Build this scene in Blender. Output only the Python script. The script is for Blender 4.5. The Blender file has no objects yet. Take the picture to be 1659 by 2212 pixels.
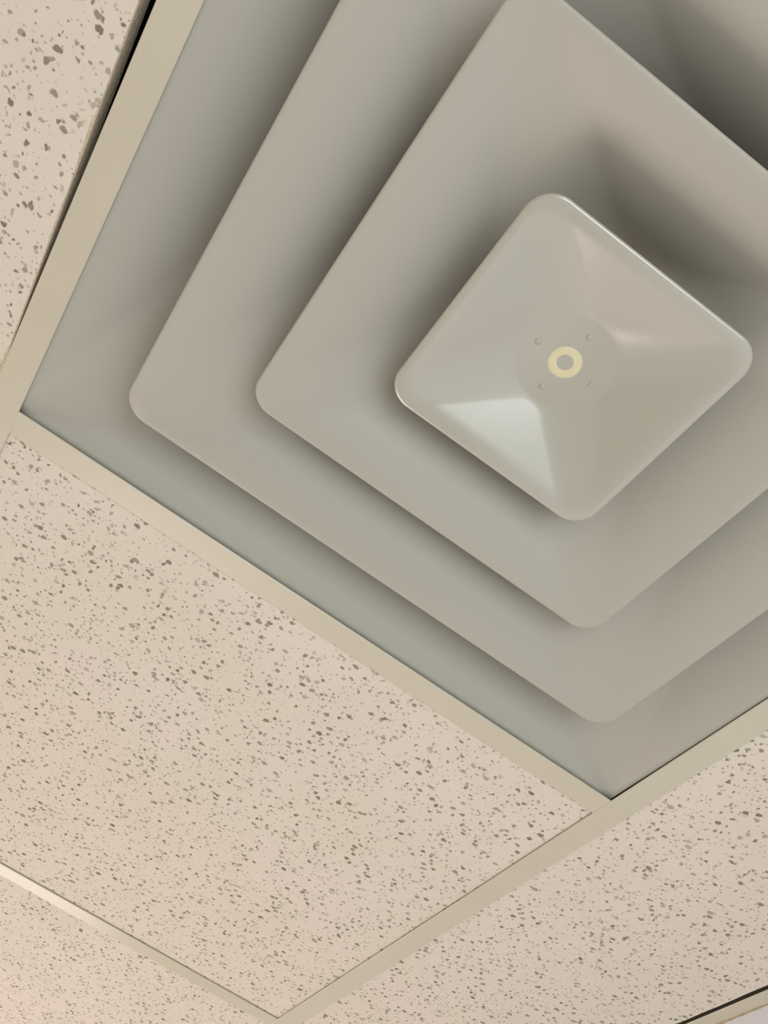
import bpy, bmesh, math, random
from mathutils import Matrix, Vector

random.seed(7)
COL = bpy.context.scene.collection

# ------------------------------------------------------------------ camera
# world: z up, the grid's lower faces lie at z = 0, main tees run along x, cross tees along y
cam_data = bpy.data.cameras.new('camera')
cam = bpy.data.objects.new('camera', cam_data)
COL.objects.link(cam)
RIGHT = Vector((0.543506907942924, 0.8130082516468523, 0.20884880601155137))
DOWN = Vector((-0.6314999297800153, 0.5599453476852799, -0.5363478780543901))
FWD = Vector((-0.5529991679072925, 0.1596207704521553, 0.817748818363012))
m3 = Matrix((RIGHT, -DOWN, -FWD)).transposed()
cam.matrix_world = Matrix.Translation((0.48546233, 0.17455005, -0.52953846)) @ m3.to_4x4()
cam_data.sensor_fit = 'VERTICAL'
cam_data.sensor_height = 36.0
cam_data.lens = 1893.6036 * 36.0 / 2212.0
cam_data.clip_start = 0.01
bpy.context.scene.camera = cam

# ------------------------------------------------------------------ world, lights, exposure
W = bpy.data.worlds.new('world')
bpy.context.scene.world = W
W.use_nodes = True
W.node_tree.nodes['Background'].inputs[0].default_value = (0.80, 0.78, 0.74, 1)
W.node_tree.nodes['Background'].inputs[1].default_value = 0.3


def area_light(name, loc, direction, sx, sy, power, color):
    d = bpy.data.lights.new(name, 'AREA')
    d.shape = 'RECTANGLE'
    d.size, d.size_y = sx, sy
    d.energy = power
    d.color = color
    o = bpy.data.objects.new(name, d)
    COL.objects.link(o)
    o.location = loc
    o.rotation_euler = Vector(direction).to_track_quat('-Z', 'Y').to_euler()
    return o


ROOM_X0, ROOM_X1, ROOM_Y0, ROOM_Y1, FLOOR_Z = -1.842, 1.231, -2.452, 0.897, -2.6
# daylight through the window of the wall at +x, just inside its pane
area_light('window_daylight', (ROOM_X1 - 0.01, 0.40, -1.35), (-1, 0, 0), 0.8, 1.7, 17.5, (0.91, 0.99, 1.0))
# warm bounce from the open doorway side of the room
area_light('doorway_light', (ROOM_X0 + 0.01, 0.05, -1.2), (1, 0, 0), 0.95, 1.3, 22, (1.0, 0.85, 0.77))
# light of two added, unseen ceiling lamps, shining down for floor bounce
area_light('ceiling_lamp_light', (-0.914, -1.524, -0.02), (0, 0, -1), 0.5, 0.5, 6, (1.0, 0.94, 0.83))
area_light('ceiling_lamp_light', (0.305, -1.524, -0.02), (0, 0, -1), 0.5, 0.5, 6, (1.0, 0.94, 0.83))

vs = bpy.context.scene.view_settings
vs.view_transform = 'Standard'
vs.look = 'None'
vs.gamma = 1.0
vs.use_curve_mapping = False
vs.exposure = 0.33

P = 0.6096      # grid module
T = 0.0119      # half a tee face
CX = P / 2


# ------------------------------------------------------------------ materials
def new_mat(name, color, rough=0.5, spec=0.5):
    m = bpy.data.materials.new(name)
    m.use_nodes = True
    b = m.node_tree.nodes['Principled BSDF']
    b.inputs['Base Color'].default_value = (*color, 1)
    b.inputs['Roughness'].default_value = rough
    b.inputs['Specular IOR Level'].default_value = spec
    return m, m.node_tree, b


def nd(nt, typ, **kw):
    n = nt.nodes.new(typ)
    for k, v in kw.items():
        setattr(n, k, v)
    return n


def math_node(nt, op, a, b=None, clamp=False):
    n = nd(nt, 'ShaderNodeMath', operation=op, use_clamp=clamp)
    for i, v in enumerate((a, b)):
        if v is None:
            continue
        if isinstance(v, (int, float)):
            n.inputs[i].default_value = v
        else:
            nt.links.new(v, n.inputs[i])
    return n.outputs[0]


def painted(name, color, rough, mottling=0.03, scale=18.0, bump=0.02):
    m, nt, b = new_mat(name, color, rough)
    tc = nd(nt, 'ShaderNodeTexCoord')
    n = nd(nt, 'ShaderNodeTexNoise')
    n.inputs['Scale'].default_value = scale
    n.inputs['Detail'].default_value = 4
    nt.links.new(tc.outputs['Object'], n.inputs['Vector'])
    r = nd(nt, 'ShaderNodeMapRange')
    r.inputs['To Min'].default_value = 1 - mottling
    r.inputs['To Max'].default_value = 1 + mottling
    nt.links.new(n.outputs['Fac'], r.inputs['Value'])
    mx = nd(nt, 'ShaderNodeVectorMath', operation='SCALE')
    mx.inputs[0].default_value = color
    nt.links.new(r.outputs[0], mx.inputs['Scale'])
    nt.links.new(mx.outputs[0], b.inputs['Base Color'])
    n2 = nd(nt, 'ShaderNodeTexNoise')
    n2.inputs['Scale'].default_value = 900
    nt.links.new(tc.outputs['Object'], n2.inputs['Vector'])
    bp = nd(nt, 'ShaderNodeBump')
    bp.inputs['Strength'].default_value = bump
    bp.inputs['Distance'].default_value = 0.0005
    nt.links.new(n2.outputs['Fac'], bp.inputs['Height'])
    nt.links.new(bp.outputs[0], b.inputs['Normal'])
    return m


def tile_material():
    """mineral fibre tile: pale painted face pricked and fissured with small dark pits"""
    m, nt, b = new_mat('fissured_mineral_fibre', (0.74, 0.67, 0.58), 0.95, 0.15)
    L = nt.links.new
    tc = nd(nt, 'ShaderNodeTexCoord')
    oi = nd(nt, 'ShaderNodeObjectInfo')
    sh = math_node(nt, 'MULTIPLY', oi.outputs['Random'], 37.0)
    cb = nd(nt, 'ShaderNodeCombineXYZ')
    L(sh, cb.inputs[0]); L(sh, cb.inputs[1])
    add = nd(nt, 'ShaderNodeVectorMath', operation='ADD')
    L(tc.outputs['Object'], add.inputs[0]); L(cb.outputs[0], add.inputs[1])
    base = add.outputs[0]
    flat = nd(nt, 'ShaderNodeVectorMath', operation='MULTIPLY')
    flat.inputs[1].default_value = (1, 1, 0)
    L(base, flat.inputs[0])
    dn = nd(nt, 'ShaderNodeTexNoise')
    dn.inputs['Scale'].default_value = 260
    dn.inputs['Detail'].default_value = 3
    L(flat.outputs[0], dn.inputs['Vector'])
    ds = nd(nt, 'ShaderNodeVectorMath', operation='SUBTRACT')
    ds.inputs[1].default_value = (0.5, 0.5, 0.5)
    L(dn.outputs['Color'], ds.inputs[0])
    dm = nd(nt, 'ShaderNodeVectorMath', operation='SCALE')
    dm.inputs['Scale'].default_value = 0.0042
    L(ds.outputs[0], dm.inputs[0])
    warped = nd(nt, 'ShaderNodeVectorMath', operation='ADD')
    L(flat.outputs[0], warped.inputs[0]); L(dm.outputs[0], warped.inputs[1])
    # patches where the pits crowd and string together
    cl = nd(nt, 'ShaderNodeTexNoise')
    cl.inputs['Scale'].default_value = 45
    cl.inputs['Detail'].default_value = 2
    L(flat.outputs[0], cl.inputs['Vector'])

    def layer(cell, rmin, rmax, keep, stretch, strength):
        mp = nd(nt, 'ShaderNodeMapping')
        mp.inputs['Rotation'].default_value = (0, 0, stretch[2])
        mp.inputs['Scale'].default_value = (stretch[0], stretch[1], 1)
        L(warped.outputs[0], mp.inputs[0])
        v = nd(nt, 'ShaderNodeTexVoronoi', voronoi_dimensions='2D')
        v.inputs['Scale'].default_value = 1 / cell
        v.inputs['Randomness'].default_value = 1.0
        L(mp.outputs[0], v.inputs['Vector'])
        sep = nd(nt, 'ShaderNodeSeparateColor')
        L(v.outputs['Color'], sep.inputs[0])
        dist = math_node(nt, 'MULTIPLY', v.outputs['Distance'], cell)
        k = math_node(nt, 'ADD', sep.outputs[0], math_node(nt, 'MULTIPLY', math_node(nt, 'SUBTRACT', cl.outputs['Fac'], 0.5), 2.4))
        on = math_node(nt, 'GREATER_THAN', k, 1 - keep)
        r = nd(nt, 'ShaderNodeMapRange')
        r.inputs['To Min'].default_value = rmin
        r.inputs['To Max'].default_value = rmax
        sq = math_node(nt, 'POWER', sep.outputs[1], 1.8)
        L(sq, r.inputs['Value'])
        rr = math_node(nt, 'MULTIPLY', r.outputs[0], on)
        edge = math_node(nt, 'DIVIDE', math_node(nt, 'SUBTRACT', rr, dist), 0.0007)
        c = math_node(nt, 'ADD', edge, 0.35, True)
        dk = nd(nt, 'ShaderNodeMapRange')
        dk.inputs['To Min'].default_value = strength[0]
        dk.inputs['To Max'].default_value = strength[1]
        L(sep.outputs[2], dk.inputs['Value'])
        c = math_node(nt, 'MULTIPLY', c, on)
        return math_node(nt, 'MULTIPLY', c, dk.outputs[0])

    pits = [layer(0.0080, 0.0005, 0.0023, 0.57, (1.0, 0.72, 0.5), (0.45, 1.0)),
            layer(0.0064, 0.0004, 0.0018, 0.51, (0.72, 1.0, 0.3), (0.3, 1.0)),
            layer(0.0046, 0.0003, 0.0012, 0.46, (1.0, 0.8, 2.2), (0.15, 0.75))]
    p = math_node(nt, 'MAXIMUM', math_node(nt, 'MAXIMUM', pits[0], pits[1]), pits[2])
    big = nd(nt, 'ShaderNodeTexNoise')
    big.inputs['Scale'].default_value = 9
    L(flat.outputs[0], big.inputs['Vector'])
    cr = nd(nt, 'ShaderNodeValToRGB')
    cr.color_ramp.elements[0].color = (0.605, 0.56, 0.485, 1)
    cr.color_ramp.elements[0].position = 0.3
    cr.color_ramp.elements[1].color = (0.63, 0.575, 0.51, 1)
    cr.color_ramp.elements[1].position = 0.7
    L(big.outputs['Fac'], cr.inputs[0])
    mx = nd(nt, 'ShaderNodeMix', data_type='RGBA')
    L(p, mx.inputs['Factor'])
    L(cr.outputs[0], mx.inputs['A'])
    mx.inputs['B'].default_value = (0.19, 0.16, 0.11, 1)
    L(mx.outputs['Result'], b.inputs['Base Color'])
    fine = nd(nt, 'ShaderNodeTexNoise')
    fine.inputs['Scale'].default_value = 500
    fine.inputs['Detail'].default_value = 3
    L(flat.outputs[0], fine.inputs['Vector'])
    hgt = math_node(nt, 'SUBTRACT', math_node(nt, 'MULTIPLY', fine.outputs['Fac'], 0.12), p)
    bp = nd(nt, 'ShaderNodeBump')
    bp.inputs['Strength'].default_value = 0.6
    bp.inputs['Distance'].default_value = 0.0012
    L(hgt, bp.inputs['Height'])
    L(bp.outputs[0], b.inputs['Normal'])
    return m


def core_material():
    m, nt, b = new_mat('bare_mineral_fibre_core', (0.36, 0.29, 0.20), 1.0, 0.05)
    tc = nd(nt, 'ShaderNodeTexCoord')
    n = nd(nt, 'ShaderNodeTexNoise')
    n.inputs['Scale'].default_value = 350
    n.inputs['Detail'].default_value = 5
    nt.links.new(tc.outputs['Object'], n.inputs['Vector'])
    cr = nd(nt, 'ShaderNodeValToRGB')
    cr.color_ramp.elements[0].color = (0.30, 0.24, 0.17, 1)
    cr.color_ramp.elements[1].color = (0.66, 0.57, 0.44, 1)
    nt.links.new(n.outputs['Fac'], cr.inputs[0])
    nt.links.new(cr.outputs[0], b.inputs['Base Color'])
    bp = nd(nt, 'ShaderNodeBump')
    bp.inputs['Strength'].default_value = 0.8
    bp.inputs['Distance'].default_value = 0.001
    nt.links.new(n.outputs['Fac'], bp.inputs['Height'])
    nt.links.new(bp.outputs[0], b.inputs['Normal'])
    return m


M_TILE = tile_material()
M_CORE = core_material()
M_TEE = painted('cream_enamelled_steel', (0.50, 0.468, 0.375), 0.32, 0.04, 14)
M_DIFF = painted('off_white_powder_coated_steel', (0.385, 0.374, 0.327), 0.43, 0.02, 7)
M_DIFF.node_tree.nodes['Principled BSDF'].inputs['Specular IOR Level'].default_value = 0.35
M_PLATE = painted('glossier_off_white_enamel', (0.375, 0.371, 0.32), 0.24, 0.02, 7)
M_PLATE.node_tree.nodes['Principled BSDF'].inputs['Coat Weight'].default_value = 0.7
M_PLATE.node_tree.nodes['Principled BSDF'].inputs['Coat Roughness'].default_value = 0.2
M_PLATE.node_tree.nodes['Principled BSDF'].inputs['Specular IOR Level'].default_value = 1.0
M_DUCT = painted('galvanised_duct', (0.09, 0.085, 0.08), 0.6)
M_WALL = painted('bluish_white_wall_paint', (0.72, 0.73, 0.80), 0.8, 0.02, 6, 0.2)
M_ROOM = painted('cream_wall_paint', (0.70, 0.64, 0.56), 0.9, 0.02, 3, 0.1)
M_FLOOR = painted('beige_carpet', (0.36, 0.32, 0.28), 1.0, 0.08, 60, 0.8)
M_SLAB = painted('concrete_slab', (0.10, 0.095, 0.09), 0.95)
M_CAULK = painted('dusty_caulk', (0.36, 0.29, 0.19), 0.9, 0.35, 160, 0.8)
M_WASHER = painted('yellowed_nylon', (0.60, 0.565, 0.37), 0.5, 0.04, 200)
M_HOLE = painted('dull_screw_head', (0.42, 0.41, 0.33), 0.5, 0.1, 400)
M_GLASS, _nt, _b = new_mat('window_glass', (0.9, 0.95, 1.0), 0.05)
_b.inputs['Transmission Weight'].default_value = 1.0
M_ADDED_LAMP, _nt, _b = new_mat('lamp_lens', (0.9, 0.9, 0.85), 0.4)  # glowing lens of the ceiling lamps added out of view
_b.inputs['Emission Color'].default_value = (1, 0.9, 0.78, 1)
_b.inputs['Emission Strength'].default_value = 3.0


# ------------------------------------------------------------------ helpers
def link(name, me, parent=None, mats=()):
    for m in mats:
        me.materials.append(m)
    o = bpy.data.objects.new(name, me)
    COL.objects.link(o)
    if parent is not None:
        o.parent = parent
    return o


def mesh_from(name, verts, faces, smooth=False, mat_idx=None):
    me = bpy.data.meshes.new(name)
    me.from_pydata(verts, [], faces)
    me.update()
    if smooth:
        for p in me.polygons:
            p.use_smooth = True
    if mat_idx:
        for p, i in zip(me.polygons, mat_idx):
            p.material_index = i
    return me


def box_mesh(name, x0, x1, y0, y1, z0, z1, bevel=0.0):
    bm = bmesh.new()
    bmesh.ops.create_cube(bm, size=1)
    for v in bm.verts:
        v.co = Vector((x0 + (v.co.x + .5) * (x1 - x0), y0 + (v.co.y + .5) * (y1 - y0), z0 + (v.co.z + .5) * (z1 - z0)))
    if bevel:
        bmesh.ops.bevel(bm, geom=bm.edges[:], offset=bevel, segments=2, affect='EDGES', profile=0.5)
    me = bpy.data.meshes.new(name)
    bm.to_mesh(me)
    bm.free()
    return me


def structure(o):
    o['kind'] = 'structure'
    return o


# ------------------------------------------------------------------ the room shell
floor = structure(link('floor', box_mesh('floor', ROOM_X0, ROOM_X1, ROOM_Y0, ROOM_Y1, FLOOR_Z - 0.1, FLOOR_Z), None, [M_FLOOR]))
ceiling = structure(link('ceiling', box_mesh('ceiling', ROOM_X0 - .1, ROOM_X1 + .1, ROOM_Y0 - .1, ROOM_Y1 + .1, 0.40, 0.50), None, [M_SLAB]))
structure(link('wall_right', box_mesh('wall_right', ROOM_X0 - .1, ROOM_X1 + .1, ROOM_Y1, ROOM_Y1 + 0.1, FLOOR_Z, 0.40), None, [M_WALL]))
structure(link('wall_left', box_mesh('wall_left', ROOM_X0 - .1, ROOM_X1 + .1, ROOM_Y0 - 0.1, ROOM_Y0, FLOOR_Z, 0.40), None, [M_ROOM]))


def wall_with_opening(name, xa, xb, ya, yb, za, zb):
    """wall across y with one rectangular opening ya..yb, za..zb"""
    bm = bmesh.new()
    for (y0, y1, z0, z1) in ((ROOM_Y0, ya, FLOOR_Z, 0.40), (yb, ROOM_Y1, FLOOR_Z, 0.40), (ya, yb, zb, 0.40), (ya, yb, FLOOR_Z, za)):
        if z1 - z0 < 1e-4 or y1 - y0 < 1e-4:
            continue
        r = bmesh.ops.create_cube(bm, size=1)
        for v in r['verts']:
            v.co = Vector((xa + (v.co.x + .5) * (xb - xa), y0 + (v.co.y + .5) * (y1 - y0), z0 + (v.co.z + .5) * (z1 - z0)))
    me = bpy.data.meshes.new(name)
    bm.to_mesh(me)
    bm.free()
    return structure(link(name, me, None, [M_ROOM]))


wall_with_opening('wall_back', ROOM_X1, ROOM_X1 + 0.1, -0.05, 0.85, -2.25, -0.45)
wall_with_opening('wall_front', ROOM_X0 - 0.1, ROOM_X0, -0.45, 0.55, FLOOR_Z, -0.5)

window = structure(link('window_1', box_mesh('window_1', ROOM_X1 + .045, ROOM_X1 + .055, -0.01, 0.81, -2.21, -0.49), None, [M_GLASS]))
bm = bmesh.new()
for (y0, y1, z0, z1) in ((-.05, -.01, -2.25, -.45), (.81, .85, -2.25, -.45), (-.01, .81, -2.25, -2.21), (-.01, .81, -.49, -.45)):
    r = bmesh.ops.create_cube(bm, size=1)
    for v in r['verts']:
        v.co = Vector((ROOM_X1 + .03 + (v.co.x + .5) * .04, y0 + (v.co.y + .5) * (y1 - y0), z0 + (v.co.z + .5) * (z1 - z0)))
me = bpy.data.meshes.new('window_frame')
bm.to_mesh(me)
bm.free()
link('window_frame', me, window, [M_ROOM])


# ------------------------------------------------------------------ suspended grid
def ragged_strip(name, length, z_drop, wl, wr, seed, jag=0.0):
    """inverted tee along +x from 0 to length: flange from y=-wl to y=+wr at z=z_drop, with a web above"""
    rnd = random.Random(seed)
    n = 90
    verts, faces = [], []
    prof = 12
    off = 0.0
    for i in range(n + 1):
        x = length * i / n
        off = 0.75 * off + rnd.uniform(-jag, jag)
        a, b = -wl, wr + off
        th, e = 0.0011, 0.0005
        z = z_drop
        sec = [(a + e, z), (b - e, z), (b, z + e), (b, z + th), (0.0008, z + th), (0.0008, z + .030), (0.003, z + .030),
               (0.003, z + .038), (-0.003, z + .038), (-0.003, z + .030), (-0.0008, z + .030), (-0.0008, z + th), (a, z + th), (a, z + e)]
        prof = len(sec)
        verts += [(x, yy, zz) for yy, zz in sec]
    for i in range(n):
        for k in range(prof):
            k2 = (k + 1) % prof
            faces.append((i * prof + k, i * prof + k2, (i + 1) * prof + k2, (i + 1) * prof + k))
    faces.append(tuple(range(prof))[::-1])
    faces.append(tuple(n * prof + k for k in range(prof)))
    return mesh_from(name, verts, faces)


X_LO, X_HI = -1, 2          # modules covered by the built tiles: x from X_LO*P to X_HI*P ...
Y_LO = -1

main_me = ragged_strip('main_tee', ROOM_X1 - ROOM_X0, 0.0, T, T, 3, 0.0)
main_me.materials.append(M_TEE)
ragged_me = ragged_strip('main_tee', ROOM_X1 - ROOM_X0, 0.0, T, T + .0003, 5, 0.00016)
ragged_me.materials.append(M_TEE)
for k in range(-3, 2):
    o = bpy.data.objects.new('main_tee', ragged_me if k == 1 else main_me)
    COL.objects.link(o)
    o.parent = ceiling
    o.location = (ROOM_X0, k * P, 0)
cross_me = ragged_strip('cross_tee', P - 2 * T + 0.0010, 0.0006, T, T, 4)
cross_me.materials.append(M_TEE)
short_me = ragged_strip('cross_tee', ROOM_Y1 - P - T - 0.003, 0.0006, T, T, 4)
short_me.materials.append(M_TEE)
for j in range(-2, 2):
    for k in range(-4, 2):
        if k == 1 and j % 2 == 0:
            continue
        o = bpy.data.objects.new('cross_tee', cross_me if k < 1 else short_me)
        COL.objects.link(o)
        o.parent = ceiling
        o.rotation_euler = (0, 0, math.pi / 2)
        o.location = (j * P, k * P + T - 0.0005, 0)


def tile_mesh(name, hx, hy, seed, jag=0.0003, th=0.016):
    """tile centred on its lower face; slightly crumbled lower edges, painted face, bare core on the sides"""
    rnd = random.Random(seed)
    n = 60
    ring = []
    for sx, sy, ax in ((-1, -1, 0), (1, -1, 1), (1, 1, 2), (-1, 1, 3)):
        for i in range(n):
            t = i / n
            x, y = [(-hx + 2 * hx * t, -hy), (hx, -hy + 2 * hy * t), (hx - 2 * hx * t, hy), (-hx, hy - 2 * hy * t)][ax]
            ring.append((x, y))
    N = len(ring)
    verts, faces, mi = [], [], []
    wob = 0.0
    low = []
    for (x, y) in ring:
        wob = 0.6 * wob + rnd.uniform(0, jag)
        if rnd.random() < 0.03:
            wob += jag * 3
        s = Vector((x, y)).length
        fx = wob if abs(x) >= hx - 1e-6 else 0
        fy = wob if abs(y) >= hy - 1e-6 else 0
        low.append((x - math.copysign(fx, x), y - math.copysign(fy, y), 0.0))
    verts += low
    verts += [(x, y, 0.0006 + rnd.uniform(0, .0006)) for x, y in ring]
    verts += [(x, y, th) for x, y in ring]
    faces.append(tuple(range(N))[::-1]); mi.append(0)
    for lv in range(2):
        for i in range(N):
            j = (i + 1) % N
            faces.append((lv * N + i, lv * N + j, (lv + 1) * N + j, (lv + 1) * N + i)); mi.append(1)
    faces.append(tuple(2 * N + i for i in range(N))); mi.append(1)
    me = mesh_from(name, verts, faces, False, mi)
    me.materials.append(M_TILE)
    me.materials.append(M_CORE)
    return me


H = P / 2 - 0.0045
full = [tile_mesh('ceiling_tile', H, H, s) for s in (1, 2, 3)]
ADDED_LAMPS = [(-2, -3), (0, -3)]  # bays given to the added, unseen lamps
for j in range(-3, 2):
    for k in range(-4, 1):
        if (j, k) == (0, 0) or (j, k) in ADDED_LAMPS or (j, k) == (0, -1):
            continue
        o = bpy.data.objects.new('ceiling_tile', full[(j + 2 * k) % 3])
        COL.objects.link(o)
        o.parent = ceiling
        o.location = (j * P + CX, k * P + CX, 0.0021)
        if (j, k) == (-1, 0):
            o.location = (j * P + CX, k * P + CX + 0.0006, 0.0024)
# the tile beyond the left tee has slipped off its flange: its bare core side and the dark plenum show
o = link('ceiling_tile', tile_mesh('ceiling_tile', H, H - 0.014, 11, 0.0005, 0.0145), ceiling)
o['label'] = 'fissured cream tile slipped away from the tee beside the diffuser, showing its brown edge'
ang = -0.029
o.rotation_euler = (0, 0, ang)
o.location = (CX, -0.0193 - (H - 0.014), -0.0005)
# cut border tiles along the wall
bh = (0.8772 - (P + 0.0045)) / 2
border = tile_mesh('ceiling_tile', P - 0.0045, bh, 21, 0.0007)
for j in (-2, 0):
    o = bpy.data.objects.new('ceiling_tile', border)
    COL.objects.link(o)
    o.parent = ceiling
    o.location = (j * P, P + 0.0045 + bh, 0.0022)
o = link('ceiling_tile', tile_mesh('ceiling_tile', H, bh, 22, 0.0007), ceiling)
o.location = (P + CX, P + 0.0045 + bh, 0.0022)

# wall angle and its bead of dirty caulk
ang_me = mesh_from('trim_1', [], [])
bm = bmesh.new()
sec = [(0.8797, 0.0004), (0.8801, 0), (ROOM_Y1, 0), (ROOM_Y1, 0.022), (ROOM_Y1 - .001, 0.022), (ROOM_Y1 - .001, 0.001), (0.8797, 0.001)]
rows = []
for x in (ROOM_X0, ROOM_X1):
    rows.append([bm.verts.new((x, y, z)) for y, z in sec])
for k in range(len(sec)):
    k2 = (k + 1) % len(sec)
    bm.faces.new((rows[0][k], rows[0][k2], rows[1][k2], rows[1][k]))
bm.faces.new(rows[0][::-1]); bm.faces.new(rows[1])
bm.to_mesh(ang_me)
bm.free()
trim = structure(link('trim_1', ang_me, None, [M_TEE]))
for i, (x0, x1, y0, y1) in enumerate(((ROOM_X0, ROOM_X1, ROOM_Y0, ROOM_Y0 + .022), (ROOM_X0, ROOM_X0 + .022, ROOM_Y0 + .023, .878), (ROOM_X1 - .022, ROOM_X1, ROOM_Y0 + .023, .878))):
    structure(link('trim_%d' % (i + 2), box_mesh('trim', x0, x1, y0, y1, -0.0012, -0.0002), None, [M_TEE]))
rnd = random.Random(5)
verts, faces = [], []
n = 900
w1 = 0.001
for i in range(n + 1):
    x = ROOM_X0 + 0.002 + (ROOM_X1 - ROOM_X0 - .004) * i / n
    w1 = 0.7 * w1 + 0.3 * rnd.uniform(0.0004, 0.0026)
    verts += [(x, ROOM_Y1, -w1), (x, ROOM_Y1 - w1 * .7, -w1 * .5), (x, ROOM_Y1 - w1, 0.0)]
for i in range(n):
    for k in range(2):
        faces.append((3 * i + k, 3 * i + 3 + k, 3 * i + 4 + k, 3 * i + 1 + k))
link('caulk', mesh_from('caulk', verts, faces, True), trim, [M_CAULK])


# ------------------------------------------------------------------ square ceiling diffuser
def outline(s, rc, nside=40, narc=20):
    """rounded square, centred on 0; also gives (side, position on that side from -1 to 1)"""
    pts = []
    rc = max(rc, 1e-5)
    for q in range(4):
        a0 = q * math.pi / 2
        ca, sa = math.cos(a0), math.sin(a0)
        loc = []
        for i in range(nside + 1):
            loc.append((s, -(s - rc) + 2 * (s - rc) * i / nside))
        for i in range(1, narc):
            a = math.pi / 2 * i / narc
            loc.append((s - rc + rc * math.cos(a), s - rc + rc * math.sin(a)))
        for (x, y) in loc:
            pts.append((x * ca - y * sa, x * sa + y * ca))
    return pts


def throat_angle(x, y, s, rc):
    """direction of the throat point that an outline point runs to: a whole side gathers near one point, a corner fans out"""
    a = math.atan2(y, x)
    q = round(a / (math.pi / 2))
    ca, sa = math.cos(-q * math.pi / 2), math.sin(-q * math.pi / 2)
    lx, ly = x * ca - y * sa, x * sa + y * ca      # side at lx = s
    h = s - rc
    if abs(ly) <= h:
        g = 0.10 * (abs(ly) / h) ** 4
    else:
        g = 0.10 + 0.90 * min(1.0, math.atan2(abs(ly) - h, max(lx - h, 1e-9)) / (math.pi / 4))
    return q * math.pi / 2 + math.copysign(g, ly) * math.pi / 4


def cone(name, s, rc, z_edge, r_throat, rise, hem, profile, neck, centre, levels=18, edge_z=None):
    """sheet-metal cone: square lip (rounded corners) blending into a round throat"""
    outl = outline(s, rc)
    N = len(outl)
    rows = []

    def ez(x, y):
        return edge_z(x, y) if edge_z else 0.0
    if hem:
        e = 0.0009
        for (off, zz) in ((0.0, hem), (0.0, e), (-e * .3, e * .3), (-e, 0.0)):
            rows.append([(x * (1 + off / s), y * (1 + off / s), z_edge + zz + ez(x, y)) for x, y in outl])
        inner = 1 - e / s
    else:
        inner = 1.0
    for l in range(0 if not hem else 1, levels + 1):
        t = l / levels
        row = []
        for (x, y) in outl:
            a = throat_angle(x, y, s, rc)
            tx, ty = r_throat * math.cos(a), r_throat * math.sin(a)
            row.append((x * inner * (1 - t) + tx * t, y * inner * (1 - t) + ty * t, z_edge + rise * profile(t) + ez(x, y) * (1 - t)))
        rows.append(row)
    if neck:
        for dz in (0.006, neck):
            rows.append([(x * .985, y * .985, z + dz) for x, y, z in rows[-1]] if dz == 0.006 else [(x, y, z + dz) for x, y, z in rows[-1]])
    verts = [(v[0] + centre[0], v[1] + centre[1], v[2]) for r in rows for v in r]
    faces = []
    for i in range(len(rows) - 1):
        for k in range(N):
            k2 = (k + 1) % N
            faces.append((i * N + k, i * N + k2, (i + 1) * N + k2, (i + 1) * N + k))
    return verts, faces, rows, N


def finish(o, thick=0.0009):
    md = o.modifiers.new('sheet', 'SOLIDIFY')
    md.thickness = thick
    md.offset = -1 if True else 1
    return o


diffuser = bpy.data.objects.new('air_diffuser', None)
COL.objects.link(diffuser)
diffuser.empty_display_size = 0.1
diffuser.location = (CX, CX, 0)
diffuser['label'] = 'off-white square metal air diffuser of nested cones, filling one bay of the ceiling grid'
diffuser['category'] = 'air vent'


def ramp(t):
    return 0.46 * t + 0.54 * t ** 2.5


# outer frame pan, seated on the tees; its margins lie a little above the tee faces
def frame_edge(x, y):
    z = 0.0
    z += 0.0012 * max(0, -x / 0.29) ** 6
    return z


def pan_ramp(t):
    return 0.66 * t + 0.34 * t ** 2.0


v, f, _, _ = cone('frame', 0.2955, 0.005, 0.0026, 0.203, 0.080, 0, pan_ramp, 0.03, (-0.0004, -0.0022), 20, frame_edge)
fr = finish(link('frame', mesh_from('frame', v, f, True), diffuser, [M_DIFF]))
# round collar above the frame, going up into the duct
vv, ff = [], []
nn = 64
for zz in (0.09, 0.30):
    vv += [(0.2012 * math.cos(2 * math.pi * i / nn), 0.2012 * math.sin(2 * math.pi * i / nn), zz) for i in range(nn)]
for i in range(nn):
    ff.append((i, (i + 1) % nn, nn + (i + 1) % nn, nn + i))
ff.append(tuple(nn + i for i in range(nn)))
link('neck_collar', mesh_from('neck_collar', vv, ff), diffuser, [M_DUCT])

v, f, _, _ = cone('cone_ring', 0.2252, 0.019, -0.008, 0.137, 0.066, 0.0022, ramp, 0.03, (-0.0013, -0.0013))
finish(link('cone_ring', mesh_from('cone_ring', v, f, True), diffuser, [M_DIFF]))['label'] = 'largest nested cone with rounded corners'
v, f, _, _ = cone('cone_ring', 0.1517, 0.018, -0.013, 0.066, 0.066, 0.0022, ramp, 0.03, (-0.0040, -0.0025))
finish(link('cone_ring', mesh_from('cone_ring', v, f, True), diffuser, [M_DIFF]))['label'] = 'inner nested cone around the centre plate'

# centre plate: dished pyramid with a flat round middle
PC = (-0.0046, -0.0012)
RD = 0.033


def dish(t):
    # flat rim, then an even slope up to the middle
    a, w = 0.13, 0.16
    if t < a - w / 2:
        y = 0.22 * t
    elif t < a + w / 2:
        u = t - (a - w / 2)
        y = 0.22 * t + (u * u / (2 * w)) * 1.15
    else:
        y = 0.22 * t + (w / 2 + (t - a - w / 2)) * 1.15
    return y / 1.2205


v, f, rows, N = cone('centre_plate', 0.0813, 0.0175, -0.018, RD, 0.0195, 0.0011, dish, 0, PC, 14)
top = len(rows) - 1
zd = rows[-1][0][2]
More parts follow.
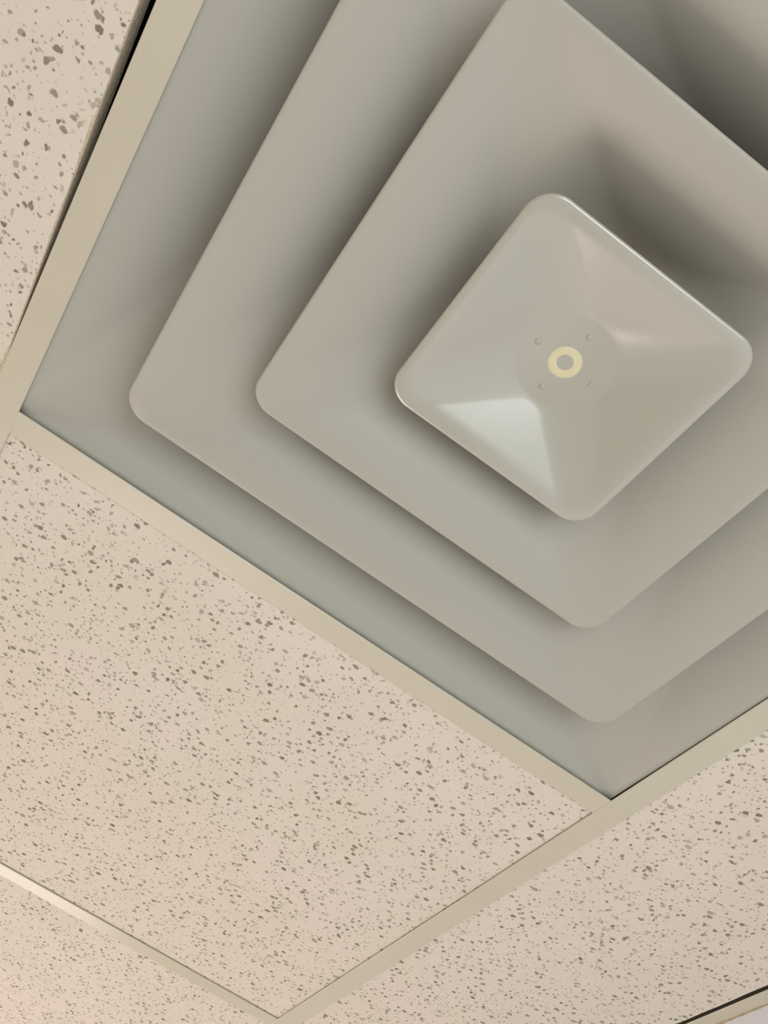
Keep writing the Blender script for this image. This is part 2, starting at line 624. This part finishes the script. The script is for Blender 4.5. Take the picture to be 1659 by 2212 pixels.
# flat middle with a faint pressed step round it
base = len(v)
for (x, y, z) in rows[-1]:
    v.append((x * .95 + PC[0], y * .95 + PC[1], zd + 0.0004))
for k in range(N):
    k2 = (k + 1) % N
    f.append((top * N + k, top * N + k2, base + k2, base + k))
v.append((PC[0], PC[1], zd + 0.0004))
for k in range(N):
    f.append((base + k, base + (k + 1) % N, len(v) - 1))
plate = finish(link('centre_plate', mesh_from('centre_plate', v, f, True), diffuser, [M_PLATE]))
plate['label'] = 'dished square centre plate with rounded corners'


def lathe(name, prof, loc, parent, mat, n=40):
    vv, ff = [], []
    for r, z in prof:
        vv += [(r * math.cos(2 * math.pi * i / n), r * math.sin(2 * math.pi * i / n), z) for i in range(n)]
    for j in range(len(prof) - 1):
        for i in range(n):
            i2 = (i + 1) % n
            ff.append((j * n + i, j * n + i2, (j + 1) * n + i2, (j + 1) * n + i))
    if prof[0][0] > 1e-4 and prof[-1][0] <= prof[0][0] * 0 + 1e-3:
        pass
    me = mesh_from(name, vv, ff, True)
    o = link(name, me, parent, [mat])
    o.location = loc
    return o


HUB = (PC[0] - 0.0003, PC[1] + 0.0002, zd + 0.0004)
w = lathe('washer', [(0.0043, 0.0010), (0.0044, -0.0002), (0.0056, -0.0011), (0.0090, -0.0013), (0.0108, -0.0009), (0.0117, 0.0001), (0.0117, 0.0010)], HUB, plate, M_WASHER)
w['label'] = 'yellowed round plastic washer'
s_ = lathe('screw', [(0.00001, -0.0002), (0.0026, -0.0001), (0.0040, 0.0003), (0.0043, 0.0010)], HUB, plate, M_HOLE)
s_['label'] = 'dull grey recessed screw head'
for (dx, dy) in ((0.022, 0.001), (-0.022, -0.0007), (-0.001, 0.0225), (0.0002, -0.0222)):
    lathe('rivet', [(0.00001, -0.0021), (0.0013, -0.0018), (0.0023, -0.0008), (0.0027, 0.0004)],
          (HUB[0] + dx, HUB[1] + dy, HUB[2]), plate, M_DIFF, 20)


# ------------------------------------------------------------------ recessed ceiling lamps, added out of view as light sources
for i, (j, k) in enumerate(ADDED_LAMPS):
    r = bpy.data.objects.new('ceiling_lamp', None)
    COL.objects.link(r)
    r.location = (j * P + CX, k * P + CX, 0.0022)
    r['label'] = ['square recessed ceiling lamp nearer the doorway', 'square recessed ceiling lamp nearer the window'][i]
    r['category'] = 'lamp'
    r['group'] = 'recessed ceiling lamps'
    link('lamp_housing', box_mesh('lamp_housing', -.29, .29, -.29, .29, 0.004, 0.10), r, [M_TEE])
    link('lamp_lens', box_mesh('lamp_lens', -.27, .27, -.27, .27, 0.0, 0.0035), r, [M_ADDED_LAMP])
